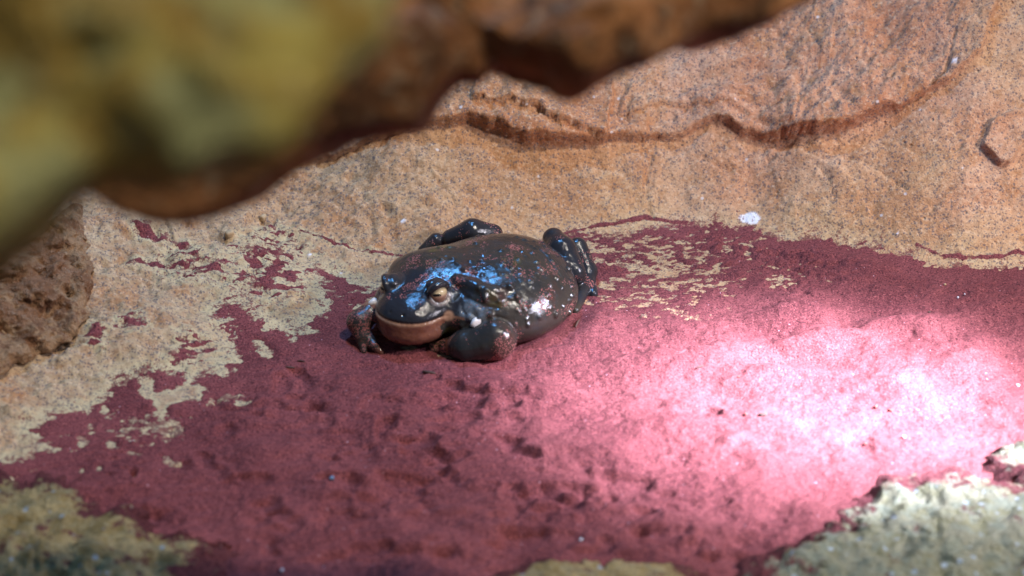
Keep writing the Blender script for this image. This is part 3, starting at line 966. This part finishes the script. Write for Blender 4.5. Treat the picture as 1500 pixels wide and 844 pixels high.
if 'toad' in BUILD:
    F, bf, hf, hd, eL, eR, yb, yh = args = build_toad()
    P = finish_toad(*args)
    tv, tq = F.mesh()
    # head frame coordinates of every vertex
    ho = hf(0, 0, 0)
    hx = (tv[:, 0] - ho[0]) * math.cos(yh) + (tv[:, 1] - ho[1]) * math.sin(yh)
    hy = -(tv[:, 0] - ho[0]) * math.sin(yh) + (tv[:, 1] - ho[1]) * math.cos(yh)
    hz = tv[:, 2]
    nz = fbm(tv[:, 0] / 0.8, tv[:, 1] / 0.8, tv[:, 2] / 0.8, octaves=3, seed=91)
    ang = np.abs(np.arctan2(hy, hx + 0.3))
    mz = 2.30 + 0.05 * np.cos(ang) + 0.03 * np.abs(np.sin(ang)) ** 3
    arm = np.minimum(*[np.linalg.norm(tv - p, axis=1) for p in (at(715, 497, 1.2), at(680, 506, 0.8))])
    farm = np.linalg.norm(tv - at(528, 485, 1.0), axis=1)
    h0, h1 = at(662, 508, 0.6), at(634, 510, 0.25)
    tt = np.clip(((tv - h0) @ (h1 - h0)) / ((h1 - h0) @ (h1 - h0)), 0, 1)
    hand = np.linalg.norm(tv - h0 - tt[:, None] * (h1 - h0), axis=1) < 0.52
    isarm = hand | (arm < 1.75) & (tv[:, 2] < 2.2) & (hx < 1.0) & (hy > 1.2)
    head = sstep(-1.6, -0.7, hx) * (np.hypot(hx + 0.3, hy) < 3.4) * (farm > 1.5)
    below = sstep(mz + 0.02, mz - 0.06, hz)
    throat = head * below * ~isarm * sstep(2.0, 1.5, ang)
    lip = head * below * sstep(mz - 0.24, mz - 0.05, hz) * ~isarm * sstep(1.6, 1.15, ang) * 0.85
    corner = np.exp(-(np.linalg.norm(tv - F.hit(CAM + ray(657, 463) * 110, ray(657, 463), 60), axis=1) / 0.36) ** 2)
    lip = np.clip(np.maximum(lip, sstep(0.3, 0.7, corner)), 0, 1)
    pale = head * below * sstep(1.1, 1.7, ang) * ~isarm
    pale = np.maximum(pale, 0.7 * sstep(1.1, 0.5, np.linalg.norm(tv - F.hit(CAM + ray(690, 462) * 110, ray(690, 462), 60), axis=1) + 0.2 * nz) * ~isarm)
    pale = np.maximum(pale, 0.6 * sstep(0.35, 0.2, np.linalg.norm(tv - P['ear'], axis=1)))
    e0, e1 = P['eyes']
    for e in (e0, e1):                       # the pale rim of the lower lid
        d = np.linalg.norm(tv - e, axis=1)
        rim = sstep(0.86, 0.76, d) * sstep(0.02, -0.08, hz - e[2])
        pale = np.maximum(pale, rim)
        lip = np.maximum(lip, 0.35 * rim)
        throat = throat * (1 - rim)
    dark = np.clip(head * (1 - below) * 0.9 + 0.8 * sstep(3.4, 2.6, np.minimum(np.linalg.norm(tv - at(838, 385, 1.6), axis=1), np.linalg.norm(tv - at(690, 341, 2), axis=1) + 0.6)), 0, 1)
    dist_b = np.hypot(hx - 0.1, hy / 0.9)
    dust = 0.20 + 0.32 * nz
    dust = dust + 0.55 * head * (1 - below) * sstep(0.55, 0.2, np.abs(hy + 0.35 * (hx - 0.2) + 0.15 * nz)) * sstep(-1.5, -0.5, hx) * sstep(1.6, 0.9, hx)
    dust = dust - 0.12 * head * (1 - below) - 0.5 * throat
    dust = dust + 0.55 * sstep(1.5, 0.6, hz + 0.3 * nz) * (~(throat > 0.3)) * isarm + 0.35 * sstep(2.0, 1.0, farm)
    dust = dust + 0.55 * sstep(1.0, 0.5, np.linalg.norm(tv - at(858, 418, 0.4), axis=1)) - 0.15 * (np.linalg.norm(tv - at(838, 385, 1.6), axis=1) < 1.6)
    dust = dust - 0.3 * sstep(1.4, 0.6, hz) * ~isarm * (farm > 1.6)
    dust = np.clip(dust, 0, 1)
    tv = tv.copy()
    tv[:, 2] += 0.0
    O = np.array([*bf(0, 0, 0)[:2], 0.0])
    MAT_TOAD = toad_mat()
    toad = mesh_obj('toad', tv - O, tq, MAT_TOAD, attrs={'throat': throat, 'lip': lip, 'dust': dust, 'pale': pale, 'dark': dark})
    toad.location = Vector(O.tolist()) * CM
    tag(toad, 'fat dark olive toad dusted with red sand, resting on the sand against the rock wall', 'toad')
    MAT_EYE = eye_mat()
    MAT_PUPIL = plain('pupil_black', (0.004, 0.004, 0.005), 0.08)
    MAT_TUB = plain('white_tubercle', (0.72, 0.66, 0.62), 0.3)
    for s, c in ((1, e0), (-1, e1)):
        v, f = uv_ball(np.zeros(3), np.array([0.60, 0.60, 0.60]))
        eye = mesh_obj('eye', v, f, MAT_EYE, toad)
        eye.location = Vector((c - O).tolist()) * CM
        yaw = yh + s * (1.107 - 0.62)
        g = np.array([math.cos(yaw), math.sin(yaw), 0.36])
        g /= np.linalg.norm(g)
        sx = np.cross(g, [0, 0, 1.0])
        sx /= np.linalg.norm(sx)
        R = np.stack([sx, np.cross(sx, g), g], 1)
        pv, pf = uv_ball(g * 0.555, np.array([0.25, 0.095, 0.062]), R, 20, 10)
        mesh_obj('pupil', pv, pf, MAT_PUPIL, eye)
    for px, py, r, sk in ((698, 472, 0.27, 0.03), (547, 443, 0.24, 0.0)):
        d = ray(px, py)
        h = F.hit(CAM + d * 110, d, 60)
        if h is None:
            continue
        v, f = uv_ball(h - O + d * sk, np.array([r * 1.15, r * 0.9, r]), np.array(Matrix.Rotation(0.5, 3, 'Z')), 20, 12)
        v += 0.09 * fbm(v[:, 0] * 3, v[:, 1] * 4, v[:, 2] * 4, octaves=2, seed=4)[:, None]
        mesh_obj('tubercle', v, f, MAT_TUB, toad)
# ------------------------------------------------------------------ the separate rocks in front
def smooth_outline(pts, n=220):
    """closed outline through 3D points, evenly resampled"""
    P = np.asarray(pts, float)
    m = len(P)
    out = []
    for i in range(m):
        a, b, c, d = P[i - 1], P[i], P[(i + 1) % m], P[(i + 2) % m]
        for t in np.linspace(0, 1, 8, endpoint=False):
            out.append(0.5 * (2 * b + (c - a) * t + (2 * a - 5 * b + 4 * c - d) * t * t + (3 * b - a - 3 * c + d) * t ** 3))
    Q = np.array(out)
    L = np.concatenate([[0], np.cumsum(np.linalg.norm(np.roll(Q, -1, 0) - Q, axis=1))])
    Q = np.vstack([Q, Q[:1]])
    u = np.linspace(0, L[-1], n, endpoint=False)
    return np.stack([np.interp(u, L, Q[:, i]) for i in range(3)], 1)


def boulder(name, outline, normal, thick, back, mat, seed, amp=1.0, size=4.0, rings=70, lobes=(), ragged=0.0, n=240):
    """a rock with the given rim: it bulges by `thick` to one side and by `back` to the other"""
    O = smooth_outline(outline, n)
    c = O.mean(0)
    if ragged:
        a_ = np.linspace(0, 2 * math.pi, n, endpoint=False)
        jit = fbm(9 * np.cos(a_) + seed, 9 * np.sin(a_), octaves=4, gain=0.7, seed=seed)
        dv = O - c
        O = O + dv / np.linalg.norm(dv, axis=1)[:, None] * (ragged * jit)[:, None]
    nrm = np.asarray(normal, float) / np.linalg.norm(normal)
    rr = np.sin(np.linspace(0, 1, rings) * math.pi / 2)
    V, rim = [], []
    for sgn, th in ((1, thick), (-1, back)):
        for r in (rr if sgn > 0 else rr[:-1]):
            p = c + (O - c) * r
            b = np.full(n, math.sqrt(max(0, 1 - r * r)))
            V.append(p + nrm * (sgn * th * b)[:, None])
            rim.append(np.full(n, r))
    V, rim = np.concatenate(V), np.concatenate(rim)
    for l in lobes:                      # (pixel-free) local swellings: centre, radius, height
        d = np.linalg.norm(V - np.asarray(l[0]), axis=1) / l[1]
        V = V + nrm * (l[2] * np.exp(-d * d))[:, None]
    X, Y, Z = V.T
    nd = fbm(X / size, Y / size, Z / size, octaves=5, gain=0.55, seed=seed)
    nd2 = 1 - np.abs(fbm(X / size / 0.8 + 5, Y / size / 0.8, Z / size / 0.8, octaves=4, seed=seed + 7)) * 1.6
    side = np.stack([fbm(X / size + 31 * i, Y / size, Z / size, octaves=3, seed=seed + 20 + i) for i in range(3)], 1)
    lam = (1 - 0.55 * sstep(0.8, 1.0, rim))
    V = V + nrm * (amp * (nd + 0.5 * nd2) * lam)[:, None] + side * (amp * 0.2)
    f = []
    half = rings * n
    for k in range(rings - 1):
        for j in range(n):
            a, b = k * n + j, k * n + (j + 1) % n
            f.append((a, b, b + n, a + n))
    top = (rings - 1) * n
    for k in range(rings - 2):
        for j in range(n):
            a, b = half + k * n + j, half + k * n + (j + 1) % n
            f.append((a, a + n, b + n, b))
    last = half + (rings - 2) * n
    for j in range(n):
        a, b = last + j, last + (j + 1) % n
        f.append((a, top + j, top + (j + 1) % n, b))
    o = mesh_obj(name, V, np.array(f), mat, attrs={'rim': rim})
    return recentre(o)


def front_mat(name, cols, scale, spk=0.0, sandy=0.0, mossy=None):
    k = NT(name)
    a, b, c, d = cols
    n1, n2, n3 = k.noise(scale, 4, 0.6), k.noise(scale * 2.3, 4, 0.6), k.noise(scale * 9, 4, 0.7)
    col = k.mix(k.ramp(n1, 0.44, 0.56), a, b)
    col = k.mix(k.ramp(n2, 0.48, 0.60), col, c)
    col = k.mix(k.ramp(n3, 0.52, 0.72, 0, 0.75), col, d)
    fine = k.noise(520, 3, 0.7)
    col = k.mix(k.ramp(fine, 0.5, 0.3, 0, 0.5), col, tuple(v * 0.35 for v in a))
    if spk:
        v = k.n('TexVoronoi', {'Vector': k.co, 'Scale': 260.0})
        sel = k.math('LESS_THAN', k.n('SeparateColor', {'Color': v.outputs['Color']}).outputs[0], spk)
        col = k.mix(k.math('MULTIPLY', sel, k.ramp(v.outputs['Distance'], 0.3, 0.5, 0.85, 0)), col, (0.46, 0.56, 0.62))
    ht = k.math('ADD', k.noise(170, 5, 0.7), k.math('MULTIPLY', n3, 1.5))
    if sandy:
        rim = k.attr('rim')
        sm = k.math('ADD', k.math('MULTIPLY', k.noise(75, 6, 0.75), 1.7), k.ramp(rim, 0.55, 1.0, 0, 0.42))
        sm = k.ramp(sm, 1.28 - sandy, 1.46 - sandy)
        sc, sh = sand_nodes(k)
        col = k.mix(sm, col, sc)
    nrm = k.bump(ht, 1.0, 0.004)
    return k.out(Base_Color=col, Roughness=0.85, Normal=nrm, Specular_IOR_Level=0.25)


if 'front' in BUILD:
    M_LEFT = front_mat('rusty_sandstone', ((0.30, 0.15, 0.075), (0.42, 0.25, 0.13), (0.24, 0.11, 0.05), (0.46, 0.33, 0.22)), 40)
    px_ = ((-160, 290), (-60, 330), (0, 372), (40, 345), (84, 318), (112, 300), (127, 325), (131, 372), (134, 430), (118, 478), (95, 502), (45, 529), (0, 551), (-80, 585), (-180, 620))
    tag(boulder('boulder', [on(a, b) for a, b in px_], (0.35, -0.75, 0.6), 1.4, 3.0, M_LEFT, 101, 0.9, 1.6, ragged=0.4),
        'rust brown rough boulder at the far left, leaning on the pale rock above the sand', 'boulder')

    M_BL = front_mat('ochre_lichen_stone', ((0.38, 0.27, 0.10), (0.50, 0.38, 0.17), (0.36, 0.29, 0.14), (0.58, 0.50, 0.32)), 60, 0.06, 0.36)
    px_ = ((-160, 690), (-60, 688), (10, 700), (62, 706), (130, 733), (172, 758), (212, 768), (232, 785), (275, 790), (300, 806), (338, 803), (352, 826), (350, 858), (300, 930), (60, 980), (-160, 950))
    tag(boulder('stone', [at(a, b, 0.0) for a, b in px_], (0, 0, 1), 1.1, 3.0, M_BL, 111, 0.5, 2.0, ragged=1.1),
        'blurred ochre stone with pale lichen in the near left corner, red sand in its hollows', 'stone', 'blurred stones along the near edge of the sand')
    M_BR = front_mat('grey_green_stone', ((0.25, 0.24, 0.13), (0.32, 0.31, 0.20), (0.27, 0.29, 0.20), (0.38, 0.39, 0.31)), 50, 0.07, 0.28)
    px_ = ((1085, 850), (1098, 826), (1150, 808), (1200, 788), (1222, 760), (1240, 738), (1268, 722), (1300, 706), (1352, 700), (1392, 694), (1425, 696), (1500, 722), (1600, 760), (1640, 900), (1500, 980), (1250, 990), (1110, 940))
    tag(boulder('stone', [at(a, b, 0.0) for a, b in px_], (0, 0, 1), 1.45, 3.0, M_BR, 122, 0.5, 2.0, ragged=0.7),
        'large blurred grey green stone in the near right corner beside the bright pool', 'stone', 'blurred stones along the near edge of the sand')
    px_ = ((1432, 690), (1446, 672), (1480, 660), (1530, 650), (1620, 640), (1700, 690), (1640, 752), (1540, 738), (1490, 716), (1455, 706))
    tag(boulder('stone', [at(a, b, 0.0) for a, b in px_], (0, 0, 1), 1.2, 2.0, M_BR, 133, 0.4, 2.0, ragged=0.6),
        'smaller pale stone at the right edge, behind the large grey green stone', 'stone', 'blurred stones along the near edge of the sand')
    px_ = ((690, 880), (730, 846), (770, 834), (850, 830), (940, 832), (1000, 834), (1034, 842), (1060, 880), (980, 930), (800, 930))
    tag(boulder('stone', [at(a, b, 0.0) for a, b in px_], (0, 0, 1), 1.0, 2.0, M_BL, 144, 0.2, 2.0, ragged=0.5),
        'low cream stone just showing at the bottom edge between the two corner stones', 'stone', 'blurred stones along the near edge of the sand')

    M_BROWN = front_mat('brown_overhang_rock', ((0.24, 0.095, 0.03), (0.50, 0.21, 0.07), (0.13, 0.055, 0.02), (0.54, 0.40, 0.24)), 14)
    px_ = ((250, 330), (430, 250), (480, 222), (520, 214), (562, 206), (606, 200), (626, 176), (652, 152), (676, 133), (708, 124), (722, 106), (742, 98), (772, 111), (796, 114), (816, 130), (832, 143),
           (866, 151), (896, 138), (930, 122), (958, 114), (998, 86), (1040, 58), (1100, 46), (1140, 33), (1164, 16), (1196, -6), (1260, -50), (1260, -100), (1120, -140), (700, -150), (300, -130), (140, -20), (120, 260))
    tag(boulder('overhanging_rock', [at_dist(a, b - 4, 89 + 0.02 * (130 - b)) for a, b in px_], (0, -0.62, 0.78), 1.2, 3.5, M_BROWN, 155, 1.2, 4.5,
                lobes=((at_dist(872, 118, 87), 2.2, 2.0), (at_dist(560, 150, 87), 4.0, 1.5), (at_dist(1000, 40, 87), 5.0, 1.5))),
        'dark orange brown rock hanging out of focus over the middle of the ledge', 'rock', 'blurred rocks overhanging the hollow')
    M_YEL = front_mat('yellow_moss_rock', ((0.36, 0.23, 0.045), (0.54, 0.43, 0.10), (0.44, 0.43, 0.17), (0.58, 0.50, 0.24)), 17)
    px_ = ((-300, 520), (-120, 440), (0, 380), (30, 360), (62, 332), (95, 306), (124, 290), (160, 282), (206, 281), (240, 279), (264, 296), (284, 297), (314, 282), (350, 266), (380, 261), (405, 254), (428, 240), (452, 208),
           (478, 156), (514, 112), (546, 82), (562, 45), (580, 0), (610, -70), (600, -180), (400, -260), (-100, -280), (-400, -120))
    tag(boulder('overhanging_rock', [at_dist(a, b - 20, 55 + 0.016 * (280 - b)) for a, b in px_], (0, -0.62, 0.78), 1.4, 5.0, M_YEL, 166, 1.4, 4.0,
                lobes=((at_dist(330, 130, 56), 2.4, 1.0), (at_dist(80, 60, 57), 2.6, 1.0))),
        'large mossy yellow green rock, closest and most blurred, filling the upper left corner', 'rock', 'blurred rocks overhanging the hollow')
# ------------------------------------------------------------------ small things lying on the sand
_sn = None


def ground(px, py):
    """the real sand surface under a pixel (ray cast against the built meshes)"""
    global _sn
    if _sn is None:
        from mathutils.bvhtree import BVHTree
        _sn = []
        for o in (sand, rock):
            me = o.data
            co = np.empty(len(me.vertices) * 3, np.float32)
            me.vertices.foreach_get('co', co)
            p = np.empty(len(me.polygons) * 4, np.int32)
            me.polygons.foreach_get('vertices', p)
            _sn.append(BVHTree.FromPolygons(co.reshape(-1, 3).tolist(), p.reshape(-1, 4).tolist()))
    d = Vector(ray(px, py).tolist())
    best = None
    for t in _sn:
        h = t.ray_cast(Vector((CAM * CM).tolist()), d)
        if h[0] is not None and (best is None or h[3] < best[1]):
            best = (h[0], h[3])
    return np.array(best[0]) / CM


def chip(name, px, py, size, yaw, mat, label, cat, seed, group=None, sink=0.3):
    """an angular pebble, chip or crumb: a rough faceted lump"""
    r = np.array(size, float) / 2
    v, f = uv_ball(np.zeros(3), r, None, 12, 7)
    k = 1.0 / max(r)
    v = v * (1 + 0.5 * fbm(v[:, 0] * k + seed, v[:, 1] * k, v[:, 2] * k, octaves=2, seed=seed))[:, None]
    v = np.sign(v) * np.minimum(np.abs(v), r * 0.72)
    R = np.array(Matrix.Rotation(math.radians(yaw), 3, 'Z') @ Matrix.Rotation(0.12, 3, 'X'))
    v = v @ R.T + ground(px, py) + np.array([0, 0, r[2] * (1 - sink)])
    o = recentre(mesh_obj(name, v, f, mat, smooth=False))
    return tag(o, label, cat, group)


def twig(px0, py0, px1, py1, r, mat, label, seed, bend=0.06):
    a, b = ground(px0, py0), ground(px1, py1)
    pts = []
    for i, t in enumerate(np.linspace(0, 1, 7)):
        p = a * (1 - t) + b * t + np.array([0, 0, r * 0.8])
        p += np.array([math.sin(seed + 3 * t), math.cos(seed * 2 + 4 * t), 0.4 * math.sin(3.1 * t)]) * bend
        pts.append(p)
    v, f = tube(pts, [r * q for q in (0.5, 0.9, 1.0, 1.1, 0.95, 0.8, 0.35)], 7)
    return tag(recentre(mesh_obj('twig', v, f, mat)), label, 'twig', 'dark bits of twig on the sand')


if 'bits' in BUILD:
    M_WOOD = plain('dark_wood', (0.055, 0.025, 0.015), 0.7)
    M_BLUE = plain('blue_grey_gravel', (0.10, 0.14, 0.20), 0.45)
    M_PALE = plain('pale_quartz', (0.46, 0.42, 0.44), 0.4)
    M_RED = plain('red_crumb', (0.22, 0.05, 0.035), 0.8)
    M_ROCKBIT = plain('tan_rock_crumb', (0.42, 0.29, 0.16), 0.85)
    chip('wood_chip', 1118, 609, (0.72, 0.34, 0.26), 12, M_WOOD, 'dark wood chip lying in the middle of the brightest sand', 'wood chip', 1)
    twig(618, 545, 640, 550, 0.09, M_WOOD, 'short dark twig on the sand in front of the near fore leg', 1)
    twig(842, 480, 850, 469, 0.06, M_WOOD, 'thin dark twig beside the near hind foot', 2, 0.03)
    twig(1020, 541, 1031, 536, 0.05, M_WOOD, 'tiny dark twig on a sand ridge above the bright pool', 3, 0.03)
    twig(419, 538, 432, 540, 0.05, M_WOOD, 'small dark twig left of the far fore foot', 4, 0.03)
    twig(436, 529, 446, 531, 0.045, M_WOOD, 'thinnest dark twig left of the toad, just behind another', 5, 0.03)
    chip('seed_husk', 1361, 458, (0.26, 0.16, 0.14), 30, M_WOOD, 'tiny black husk on the dark sand at right', 'seed husk', 3)
    chip('pebble', 486, 703, (0.34, 0.32, 0.26), 10, M_BLUE, 'small blue grey pebble on the near left sand', 'pebble', 4, 'pebbles on the sand')
    chip('pebble', 851, 792, (0.26, 0.22, 0.16), 40, M_PALE, 'white pebble in the dark sand near the bottom centre', 'pebble', 5, 'pebbles on the sand')
    chip('pebble', 413, 837, (0.28, 0.2, 0.16), 70, M_PALE, 'white pebble at the bottom edge beside the ochre corner stone', 'pebble', 6, 'pebbles on the sand')
    chip('pebble', 1324, 641, (0.24, 0.2, 0.16), 15, M_PALE, 'white pebble in the bright pool of light near the right stones', 'pebble', 7, 'pebbles on the sand')
    chip('pebble', 1491, 566, (0.24, 0.2, 0.16), 15, M_PALE, 'white pebble at the right edge of the bright sand', 'pebble', 8, 'pebbles on the sand')
    chip('pebble', 1384, 418, (0.2, 0.16, 0.14), 15, M_ROCKBIT, 'tan grain of grit in the shaded sand below the cracked ledge at right', 'pebble', 9, 'pebbles on the sand')
    chip('pebble', 1403, 437, (0.2, 0.16, 0.14), 60, M_PALE, 'left of two close white grains in the shaded sand at right', 'pebble', 10, 'pebbles on the sand')
    chip('pebble', 1413, 432, (0.15, 0.13, 0.12), 80, M_PALE, 'right of two close white grains in the shaded sand at right', 'pebble', 11, 'pebbles on the sand')
    chip('sand_crumb', 1092, 608, (0.24, 0.2, 0.16), 20, M_RED, 'red crumb just left of the dark wood chip', 'crumb', 12, 'red crumbs on the bright sand')
    chip('sand_crumb', 1283, 597, (0.3, 0.2, 0.16), 70, M_RED, 'red crumb right of the wood chip, first of two', 'crumb', 13, 'red crumbs on the bright sand')
    chip('sand_crumb', 1304, 602, (0.34, 0.14, 0.12), 140, M_RED, 'long red crumb farthest right in the bright sand', 'crumb', 14, 'red crumbs on the bright sand')
    chip('sand_crumb', 1268, 651, (0.2, 0.16, 0.12), 40, M_RED, 'red crumb at the near side of the bright sand', 'crumb', 15, 'red crumbs on the bright sand')
    chip('sand_crumb', 1082, 553, (0.16, 0.14, 0.12), 10, M_RED, 'red crumb above the wood chip on the lit sand ridge', 'crumb', 16, 'red crumbs on the bright sand')
    chip('pebble', 337, 343, (0.75, 0.55, 0.6), 25, M_ROCKBIT, 'tan stone lodged on the pale rock left of the toad', 'pebble', 17, 'loose bits on the rock', 0.95)
    chip('pebble', 386, 318, (0.85, 0.5, 0.55), 75, M_ROCKBIT, 'tan stone sitting in the dark hollow of the wall, upper left of the toad', 'pebble', 18, 'loose bits on the rock', 1.0)
    chip('pebble', 1314, 344, (0.16, 0.14, 0.14), 30, M_PALE, 'white grain on the rock just above the sand at right', 'pebble', 19, 'loose bits on the rock')
